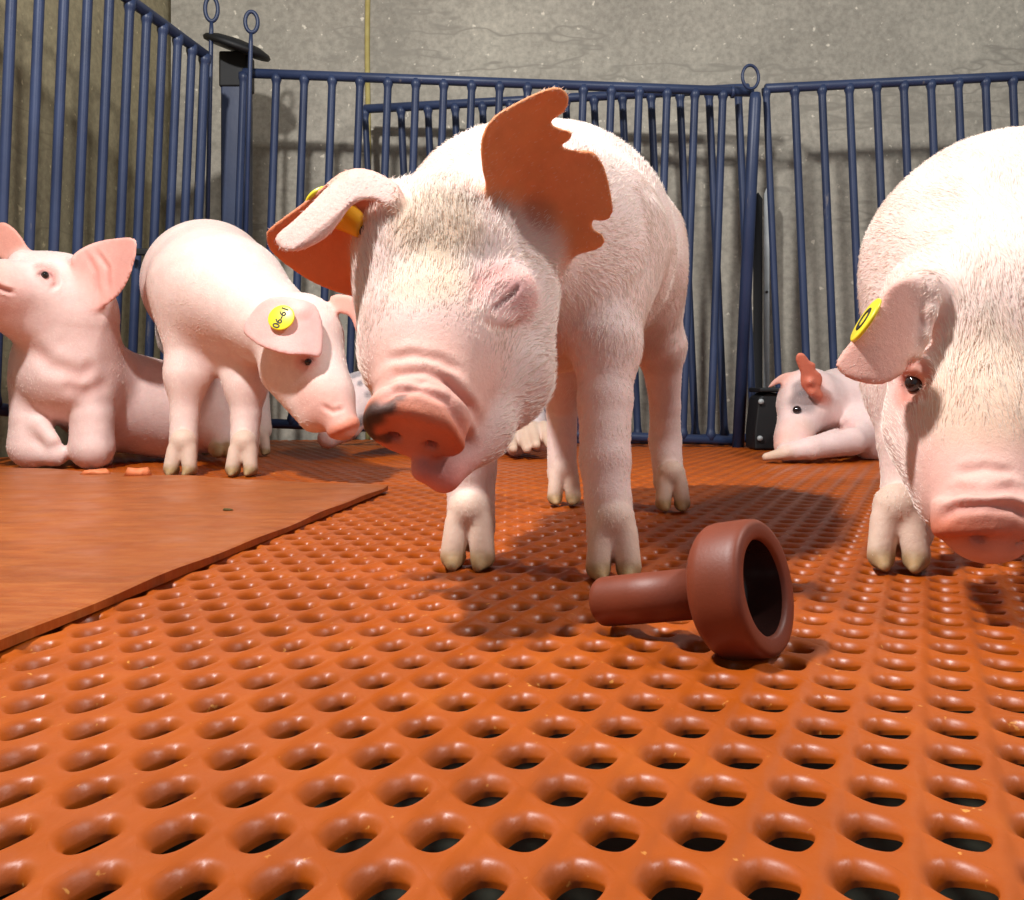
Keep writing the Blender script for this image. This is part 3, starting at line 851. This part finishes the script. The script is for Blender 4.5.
    S.paint(c-u*.030+w*.014, .011, bl, .95); S.paint(c-u*.034-w*.000, .009, bl, .95); S.paint(c-u*.020+w*.023-dn*.004, .0065, bl, .95)
    S.paint(c-u*.029-w*.010, .007, bl, .95); S.paint(c-u*.018-w*.008, .005, bl, .8); S.paint(c-u*.014+w*.027-dn*.012, .005, bl, .95); S.paint(c-u*.011+w*.029-dn*.020, .004, bl, .9)
    S.paint(P(532, 215, .77), .020, lin(170, 96, 76), .6); S.paint(P(575, 190, .74), .035, lin(238, 156, 104), .5)  # right ear: shaded base and brighter outer part put in as colour
    S.paint(P(362, 202, .74), .018, lin(236, 176, 160), .8)
    S.paint(P(492, 298, .69), .024, lin(226, 166, 162), .45)
    S.paint(P(430, 390, .63), .035, lin(240, 184, 164), .4)
    S.paint(P(435, 225, .70), .034, lin(218, 190, 146), .6); S.paint(P(430, 290, .68), .03, lin(226, 200, 165), .6)
    o = S.build('pig', density=150000, hair_r=.00024, seed=3, lift=.26)
    tag(o, 'large white pig in the middle with closed eye and notched ear, black patch on snout', 'pig')
    t = bpy.data.objects.new('ear_tag', None); COL.objects.link(t); t.parent = o; t['label'] = 'yellow plastic ear tag'
    bm = bmesh.new(); pc = P(352, 221, .742); ax = unit((.75, -.45, -.55))
    Mx = Matrix.Translation(Vector(pc)) @ Vector(ax).to_track_quat('Z', 'Y').to_matrix().to_4x4()
    lathe(bm, [(-.012, .0115), (-.010, .0125), (0, .0105), (.012, .0085), (.0145, .0075)], Mx, 28); bm_obj('stud', bm, M_YELD, t, smooth=True)
    bm = bmesh.new(); lathe(bm, [(.0142, .0052), (.0153, .005), (.0156, .003)], Mx, 20); bm_obj('stud_tip', bm, M_INK, t, smooth=True)
    bm = bmesh.new(); pc = P(322, 200, .750); ax = unit((-.5, .35, .8))
    Mx = Matrix.Translation(Vector(pc)) @ Vector(ax).to_track_quat('Z', 'Y').to_matrix().to_4x4()
    lathe(bm, [(-.0015, .0125), (0, .0135), (.002, .0135), (.003, .0125)], Mx, 32); bm_obj('disc', bm, M_YEL, t, smooth=True)
    return o
big_pig()

# ---------------------------------------------------------------- pig at the right edge, facing the viewer
def right_pig():
    S = Sculpt(0.0023, skin=lin(243, 218, 208), hair=0.011)
    bk = unit((.25, .95, .1))
    S.chain([P(1012, 268, .95), P(1018, 262, 1.08), P(1035, 268, 1.25), P(1040, 280, 1.34)], [.136, .142, .13, .115], k=.04, flow=bk)
    S.cone(P(957, 280, .95), P(905, 385, .90), .080, .034, k=.05, flow=-UP)
    S.cone(P(1090, 270, .95), P(1085, 385, .90), .075, .038, k=.05, flow=-UP)
    S.chain([P(905, 385, .90), P(907, 440, .885), P(908, 490, .875), P(904, 530, .865)], [.036, .0260, .0225, .0250], k=.02, flow=-UP, hair=.0055)
    foot(S, on(898, 568), (-.35, -1), .0232, (P(903, 528, .865), .0250))
    S.chain([P(1085, 385, .90), P(1080, 440, .885), P(1075, 530, .865)], [.036, .026, .0235], k=.02, flow=-UP, hair=.0055)
    foot(S, on(1076, 568), (0, -1), .0235, (P(1076, 530, .865), .0235))
    for X in (.68, .84):
        t = np.array([X, 1.34, .26]); S.chain([t, np.array([X, 1.36, .15]), np.array([X, 1.37, .06])], [.08, .03, .022], k=.04, flow=-UP)
        foot(S, (X, 1.36, 0), (0, -1), .021, (np.array([X, 1.37, .06]), .021))
    # neck and head hanging toward the viewer
    S.cone(P(1005, 290, .90), P(992, 320, .80), .108, .078, k=.04, flow=bk, hair=.012)
    S.ell(P(988, 330, .785), [(1, 0, 0), (0, 1, .3), (0, -.3, 1)], [.060, .060, .062], k=.03, flow=(0, .3, 1), hair=.016)
    S.cone(P(986, 350, .765), P(986, 440, .715), .054, .046, k=.03, flow=(0, .2, 1), hair=.020)
    for s in (-1, 1):
        S.cone(P(987+s*50, 365, .775), P(987+s*46, 425, .755), .034, .036, k=.03, flow=(s*.6, .4, .3), hair=.007)
        S.cone(P(987+s*46, 430, .755), P(987+s*28, 495, .715), .036, .030, k=.03, flow=(s*.5, .6, .2), hair=.007)
        S.ell(P(987+s*72, 384, .735), [(1, 0, 0), (0, 1, 0), (0, 0, 1)], [.012, .014, .012], k=.006, col=ROSE, hair=0, op=1)
        S.ell(P(987+s*64, 366, .743), [(1, 0, s*.3), (0, 1, 0), (-s*.3, 0, 1)], [.020, .014, .010], k=.012, hair=.008)
    S.cone(P(986, 440, .715), P(987, 515, .665), .044, .034, k=.03, col=PINK, flow=(0, .4, 1), hair=.003)
    S.cone(P(987, 495, .735), P(988, 515, .705), .034, .024, k=.02, hair=.004)
    dn = unit((0, -.24, -.97)); u = unit((1, 0, 0)); w = np.cross(u, dn)
    if w[1] > 0: w = -w
    c = P(988, 538, .652)
    S.ell(c-dn*.008, [u, w, dn], [.0365, .0265, .0085], k=.004, col=SNOUT, hair=0, power=4)
    S.ell(c-dn*.021, [u, w, dn], [.0350, .0280, .0065], k=.008, col=PINK, hair=.001, power=4)
    for sx in (-.0125, .0125):
        n0 = c+u*sx+w*.012-dn*.006; S.cone(n0+dn*.006, n0-dn*.012, .0048, .004, k=.0025, col=lin(130, 60, 44), op=1)
    S.crease([(938, 520), (955, 508), (985, 505), (1015, 508), (1036, 520)], .665, 7, .0036, ROSE, .4)
    S.crease([(940, 500), (960, 490), (985, 492), (1010, 488), (1034, 498)], .68, 6, .0028, ROSE, .35)
    S.crease([(955, 472), (985, 468), (1015, 472)], .70, 6, .0018, ROSE, .25)
    S.crease([(905, 368), (914, 362), (926, 368), (930, 380)], .745, 5, .0020, ROSE, .4)
    S.crease([(902, 396), (914, 402), (928, 396)], .745, 4, .0020, ROSE, .4)
    # drooping ear with its back side outward
    out = [(836, 362), (850, 342), (873, 317), (882, 295), (892, 283), (908, 278), (927, 283), (934, 296), (929, 318), (924, 340), (912, 363), (896, 379), (877, 385), (852, 380), (839, 371)]
    def dep(x, y):
        s = (930-x)/90.0; t = (y-280)/100.0
        return .738-.024*np.sin(np.clip(s, 0, 1)*2.2)-.012*np.clip(t, 0, 1)
    S.sheet(out, dep, .0062, (.68, .76), k=.010, col=lin(240, 186, 170), flow=(-.6, 0, -.5), hair=.0035)
    S.cone(P(922, 292, .742), P(945, 305, .79), .014, .03, k=.02, flow=(-.4, 0, .4), hair=.010)
    S.cone(P(930, 300, .80), P(950, 320, .80), .030, .035, k=.03, flow=(-.4, 0, .4), hair=.014)
    S.chain([P(914, 284, .734), P(928, 292, .731), P(929, 312, .728), P(923, 336, .726), P(913, 360, .723)], [.0055, .006, .006, .0055, .004], k=.004, col=lin(248, 220, 208), flow=(-.6, 0, -.5), hair=.006)
    # far ear, out of the picture
    out = [(1050, 296), (1066, 280), (1085, 285), (1105, 320), (1140, 365), (1110, 384), (1080, 378), (1058, 350)]
    S.sheet(out, lambda x, y: .765-.04*np.sin(np.clip((x-1050)/90., 0, 1)*2.2), .0062, (.70, .80), k=.010, col=lin(240, 186, 170), flow=(.6, 0, -.5), hair=.005)
    S.paint(P(912, 386, .735), .016, lin(214, 140, 120), .8)
    S.paint(P(922, 406, .73), .012, lin(160, 130, 120), .6)
    S.paint(P(985, 390, .69), .05, lin(226, 196, 156), .5)
    o = S.build('pig', density=150000, hair_r=.00024, seed=5, lift=.26)
    tag(o, 'large pig cut by the right edge, facing us with lowered head and hanging tagged ear', 'pig')
    for px in (914, 1060):
        Ye = eye_at(S, px, 384, .75) if px < 1024 else eye_at(S, px, 384, .75)
        eyeball(o, P(px, 383, Ye+.0060), .0070)
    # tag clipped to the outer edge of the hanging ear, seen almost edge on
    t, Mx = tag_disc(o, P(867, 321, .704), (-.83, .10, .50), .0185, up=(.4, 0, .9))
    bm = bmesh.new(); lathe(bm, [(.0027, .0098), (.0032, .0096), (.0032, .0062), (.0027, .006)], Mx, 30, cap0=False, cap1=False); o2 = bm_obj('tag_print', bm, M_INK, t, smooth=True)
    return o
right_pig()

# ---------------------------------------------------------------- standing tagged pig, left of the large one
def px2(x, y): return (140+x/3.1, 200+y/3.1)
def left_standing():
    S = Sculpt(0.0034, skin=lin(243, 218, 208), hair=0.007)
    bk = unit((-.2, .95, 0))
    S.chain([P(222, 292, 1.82), P(208, 284, 1.98), P(206, 290, 2.14), P(208, 300, 2.22)], [.112, .132, .128, .11], k=.05, flow=bk)
    S.cone(P(200, 290, 1.85), P(187, 375, 1.79), .085, .036, k=.05, flow=-UP)
    S.cone(P(236, 310, 1.85), P(246, 385, 1.79), .075, .034, k=.05, flow=-UP)
    S.chain([P(187, 375, 1.79), P(185, 415, 1.78), P(183, 452, 1.76)], [.036, .0265, .0255], k=.03, flow=-UP)
    foot(S, on(182, 476), (.05, -1), .0265, (P(183, 452, 1.76), .0255))
    S.chain([P(246, 385, 1.79), P(246, 415, 1.78), P(244, 452, 1.76)], [.034, .0275, .0255], k=.03, flow=-UP)
    foot(S, on(243, 476), (.05, -1), .0260, (P(244, 452, 1.76), .0255))
    for (fx, fy) in ((-.60, 2.26), (-.72, 2.28)):
        S.chain([np.array([fx-.02, fy-.06, .28]), np.array([fx-.02, fy+.04, .16]), np.array([fx, fy+.02, .06])], [.085, .030, .023], k=.05, flow=-UP)
        foot(S, (fx, fy, 0), (.15, -1), .0225, (np.array([fx, fy+.02, .06]), .023))
    # neck stretching down to the right
    S.cone(P(238, 300, 1.80), P(288, 335, 1.70), .098, .070, k=.04, flow=unit((-.6, .5, .3)))
    S.ell(P(303, 330, 1.665), [(1, 0, 0), (0, 1, 0), (0, 0, 1)], [.062, .066, .064], k=.03, flow=(-.5, .2, .6))
    S.cone(P(308, 345, 1.655), P(328, 395, 1.61), .060, .042, k=.03, flow=(-.5, .2, .6))
    S.cone(P(290, 370, 1.66), P(315, 415, 1.61), .052, .030, k=.03, flow=(-.6, .3, .2))
    S.cone(P(328, 395, 1.61), P(342, 424, 1.585), .040, .028, k=.02, col=PINK, flow=(-.5, .2, .6), hair=.003)
    dn = unit((.42, -.12, -.90)); u = unit(np.cross(dn, (0, -1, .2))); w = np.cross(dn, u)
    S.ell(P(344, 428, 1.578), [u, w, dn], [.028, .025, .007], k=.005, col=SNOUT, hair=0, power=4)
    ear = [px2(*q) for q in ((318, 402), (345, 350), (382, 312), (430, 298), (500, 308), (545, 328), (566, 380), (568, 440), (558, 487), (510, 482), (460, 481), (400, 466), (350, 440))]
    def dep(x, y): return 1.590-.030*np.sin(np.clip((x-241)/82., 0, 1)*3.0)+.03*(320-y)/60.
    S.sheet(ear, dep, .0085, (1.52, 1.66), k=.008, col=lin(240, 192, 184), flow=(-.5, 0, -.5), hair=.003)
    S.cone(P(302, 322, 1.65), P(300, 312, 1.574), .026, .010, k=.015)
    ear2 = [px2(*q) for q in ((590, 300), (620, 292), (655, 297), (685, 318), (697, 360), (704, 440), (684, 442), (668, 405), (652, 365), (625, 352), (600, 345))]
    S.sheet(ear2, lambda x, y: 1.66-.02*np.clip((x-330)/30., 0, 1), .010, (1.60, 1.70), k=.012, col=lin(240, 180, 164), flow=(.5, 0, -.5), hair=.003)
    S.crease([(300, 360), (307, 363), (314, 358)], 1.59, 2.4, .003, lin(120, 70, 66), .9)
    S.crease([(322, 405), (333, 412), (345, 408)], 1.57, 3, .003, ROSE, .4)
    S.paint(P(307, 362, 1.59), .020, lin(226, 160, 150), .6); S.paint(P(318, 400, 1.58), .04, lin(238, 180, 164), .5)
    o = S.build('pig', density=42000, hair_r=.00034, seed=7, lift=.2)
    tag(o, 'pink standing pig with lowered head and yellow numbered ear tag, left of the large pig', 'pig')
    Ye = eye_at(S, 308, 361, 1.6); eyeball(o, P(308, 362, Ye+.003), .006)
    tag_disc(o, P(281.5, 318, eye_at(S, 281, 318, 1.57)-.004), (-.12, -.93, .35), .0222, up=(-.88, -.25, .47), text='06-61')
left_standing()

# ---------------------------------------------------------------- pig resting on its knees at the left edge
def kneeling():
    S = Sculpt(0.0034, skin=lin(242, 214, 206), hair=0.006)
    S.chain([P(64, 366, 1.92), P(112, 400, 2.02), P(165, 410, 2.08), P(205, 415, 2.12)], [.098, .108, .105, .085], k=.05, flow=unit((1, .5, 0)))
    S.cone(P(72, 372, 1.90), P(76, 320, 1.88), .095, .080, k=.04, flow=(.3, .2, -.8))
    S.ell(P(62, 300, 1.87), [(1, 0, -.15), (0, 1, 0), (.15, 0, 1)], [.085, .075, .080], k=.04, flow=(.9, .3, .1))
    S.cone(P(45, 292, 1.84), P(0, 290, 1.76), .068, .052, k=.03, flow=(.9, .3, .1))
    S.cone(P(40, 325, 1.84), P(5, 312, 1.78), .055, .036, k=.03, flow=(.9, .3, -.1))
    S.cone(P(0, 286, 1.76), P(-30, 276, 1.70), .046, .034, k=.02, col=PINK, flow=(.9, .3, .1), hair=.003)
    dn = unit((-.75, -.35, .45)); u = unit(np.cross(dn, (0, 0, 1))); w = np.cross(dn, u)
    S.ell(P(-38, 270, 1.685), [u, w, dn], [.034, .028, .008], k=.005, col=SNOUT, hair=0, power=4)
    # folded forelegs
    S.chain([P(92, 375, 1.90), P(92, 415, 1.88), P(92, 446, 1.875)], [.052, .041, .042], k=.014, flow=-UP)
    S.cone(P(92, 450, 1.875), P(100, 458, 1.97), .034, .026, k=.02)
    S.chain([P(36, 385, 1.90), P(32, 420, 1.88), P(30, 446, 1.875)], [.050, .040, .042], k=.014, flow=-UP)
    S.cone(P(34, 452, 1.87), P(56, 455, 1.86), .028, .022, k=.015)
    S.cone(P(40, 425, 1.855), P(52, 440, 1.85), .018, .014, k=.015)
    # haunch and hind foot seen behind the standing pig
    S.cone(P(205, 400, 2.08), P(222, 425, 2.05), .075, .050, k=.04, flow=(0, 0, -1))
    S.cone(P(222, 430, 2.04), P(226, 446, 1.99), .038, .026, k=.02, flow=(0, -1, 0))
    for q in (-6, 6): S.cone(P(222+q, 448, 1.98), P(224+q, 452, 1.94), .017, .013, k=.004, col=HORN, hair=0)
    ear = [(72, 256), (90, 244), (114, 238), (130, 237), (137, 243), (134, 264), (126, 285), (114, 300), (99, 309), (88, 309), (80, 300), (78, 285), (73, 270)]
    def dep(x, y): return 1.815+.030*np.sin(np.clip((x-72)/65., 0, 1)*3.0)-.03*np.clip((x-72)/65., 0, 1)
    S.sheet(ear, dep, .0085, (1.75, 1.88), k=.012, col=lin(238, 180, 168), flow=(.7, 0, .3), hair=.003)
    ear2 = [(-12, 240), (-6, 226), (4, 222), (16, 230), (26, 244), (34, 262), (20, 272), (8, 266), (-4, 254)]
    S.cone(P(24, 266, 1.85), P(60, 280, 1.87), .030, .050, k=.03)
    S.sheet(ear2, lambda x, y: 1.86+0*x, .0085, (1.80, 1.92), k=.012, col=lin(226, 160, 142), flow=(.3, 0, .7), hair=.003)
    S.crease([(-10, 283), (2, 289), (14, 293)], 1.72, 3, .006, lin(170, 96, 84), .8, reach=.12)
    S.crease([(37, 276), (43, 271), (51, 273), (53, 278)], 1.79, 2.2, .003, lin(150, 96, 92), .9, reach=.1)
    S.crease([(34, 268), (44, 264), (56, 272), (57, 284), (50, 290)], 1.79, 3.5, .004, ROSE, .5, reach=.1)
    S.crease([(30, 345), (50, 365), (80, 375), (100, 365)], 1.80, 10, .005, ROSE, .2, reach=.14)
    S.crease([(60, 385), (85, 392), (110, 380)], 1.80, 9, .004, ROSE, .2, reach=.14)
    S.crease([(86, 252), (96, 272), (98, 296)], 1.82, 3, .003, ROSE, .5, reach=.1)
    S.crease([(96, 250), (108, 268), (108, 290)], 1.82, 3, .003, ROSE, .5, reach=.1)
    S.paint(P(46, 275, 1.79), .024, lin(224, 158, 146), .6)
    S.paint(P(-5, 290, 1.74), .05, lin(238, 176, 160), .5)
    o = S.build('pig', density=42000, hair_r=.00034, seed=9, lift=.2)
    tag(o, 'pig resting on folded forelegs at the left edge, raised head in profile with pricked ear', 'pig')
    Ye = eye_at(S, 45, 275, 1.8); eyeball(o, P(45, 275, Ye+.0052), .0070)
kneeling()

# ---------------------------------------------------------------- pig lying at the right, chin on its foreleg
def p6(x, y): return (740+x/6., 330+y/6.)
def lying_right():
    S = Sculpt(0.0036, skin=lin(243, 216, 210), hair=0.006)
    S.chain([P(846, 412, 2.28), P(872, 410, 2.36), P(905, 412, 2.46)], [.098, .110, .095], k=.05, flow=unit((.5, .6, 0)))
    S.cone(P(840, 408, 2.26), P(812, 402, 2.19), .088, .066, k=.04, flow=(.8, .2, 0))
    S.ell(P(808, 398, 2.18), [(1, 0, 0), (0, 1, 0), (0, 0, 1)], [.062, .062, .066], k=.03, flow=(.7, .2, .5))
    S.cone(P(803, 410, 2.15), P(792, 438, 2.09), .056, .036, k=.03, flow=(.5, .2, .8))
    S.cone(P(794, 436, 2.09), P(787, 446, 2.065), .036, .028, k=.02, col=PINK, flow=(.5, .2, .8), hair=.003)
    # foreleg stretched along the floor in front of the chin
    S.chain([P(868, 428, 2.18), P(850, 440, 2.08), P(812, 448, 2.03), P(785, 452, 2.03)], [.050, .034, .024, .019], k=.02, flow=(-1, 0, 0))
    S.cone(P(866, 430, 2.16), P(872, 448, 2.14), .055, .030, k=.03)
    for q in (-1, 1): S.cone(P(786, 453, 2.03+q*.010), P(766, 457, 2.03+q*.012), .0135, .009, k=.004, col=lin(226, 196, 170), flow=(-1, 0, 0), hair=.002)
    ear = [p6(*q) for q in ((332, 170), (352, 134), (388, 144), (420, 185), (452, 200), (455, 235), (490, 268), (496, 310), (484, 350), (502, 392), (488, 412), (450, 405), (410, 385), (365, 330), (362, 260), (345, 215))]
    S.sheet(ear, lambda x, y: 2.066-.02*(375-y)/25.+0*x, .0085, (2.02, 2.12), k=.010, col=lin(222, 130, 104), flow=(0, 0, 1), hair=.002)
    S.cone(P(812, 388, 2.15), P(810, 382, 2.062), .02, .006, k=.012, col=lin(222, 130, 104))
    S.cone(P(822, 400, 2.12), P(812, 392, 2.075), .012, .008, k=.01, col=lin(222, 130, 104))
    ear2 = [p6(*q) for q in ((165, 348), (200, 300), (255, 262), (320, 250), (360, 262), (362, 310), (330, 312), (300, 348), (268, 342), (236, 322), (200, 338))]
    S.sheet(ear2, lambda x, y: 2.17+0*x, .0085, (2.13, 2.22), k=.010, col=lin(226, 176, 160), flow=(-1, 0, 0), hair=.002)
    S.paint(P(803, 402, 2.10), .030, lin(130, 116, 116), .75); S.paint(P(803, 388, 2.12), .024, lin(120, 110, 112), .7)
    S.paint(P(800, 430, 2.09), .030, lin(206, 180, 160), .5)
    S.crease([(836, 430), (846, 424), (858, 424)], 2.17, 4, .006, ROSE, .4, reach=.12)
    o = S.build('pig', density=42000, hair_r=.00034, seed=11, lift=.2)
    tag(o, 'pink pig lying at the back right with chin on its foreleg and red notched ear', 'pig')
    Ye = eye_at(S, 797, 410, 2.1); eyeball(o, P(797, 410, Ye+.004), .0095)
lying_right()

# ---------------------------------------------------------------- spotted pig lying behind the large one
def spotted():
    S = Sculpt(0.0042, skin=lin(226, 208, 204), hair=0.006)
    S.chain([P(388, 398, 2.32), P(440, 395, 2.36), P(490, 402, 2.38)], [.088, .105, .095], k=.05, flow=(1, 0, 0))
    S.cone(P(500, 405, 2.36), P(515, 425, 2.25), .070, .040, k=.04, flow=(.3, -.9, 0))
    for i, (a, b) in enumerate(((512, 436), (535, 432))):
        S.chain([P(a-6, b-12, 2.30), P(a, b, 2.22), P(a+4, b+10, 2.16)], [.044, .030, .024], k=.02, flow=(0, -1, 0))
        for q in (-6, 6): S.cone(P(a+3+q, b-4, 2.19), P(a+8+q*1.15, b+13, 2.10), .0175, .0105, k=.003, col=lin(222, 192, 168), flow=(0, -1, 0), hair=.002)
    # head turned away to the left, snout near the floor
    S.cone(P(388, 405, 2.28), P(362, 398, 2.22), .075, .060, k=.04, flow=(1, 0, 0))
    S.cone(P(362, 400, 2.20), P(345, 424, 2.15), .055, .034, k=.03, flow=(1, 0, .4))
    S.cone(P(345, 426, 2.15), P(328, 438, 2.12), .032, .024, k=.02, col=lin(232, 196, 186), hair=.002)
    rng = np.random.default_rng(4)
    for i in range(70):
        q = P(rng.uniform(345, 400), rng.uniform(350, 440), rng.uniform(2.15, 2.3))
        S.paint(q, rng.uniform(.005, .011), lin(112, 108, 114), .8, ax=(1, 9, 1))
    S.paint(P(356, 365, 2.2), .03, lin(190, 184, 188), .6, ax=(1, 4, 1))
    o = S.build('pig', density=42000, hair_r=.00034, seed=13, lift=.2)
    tag(o, 'pale pig with grey speckles lying mostly hidden behind the large middle pig', 'pig')
spotted()
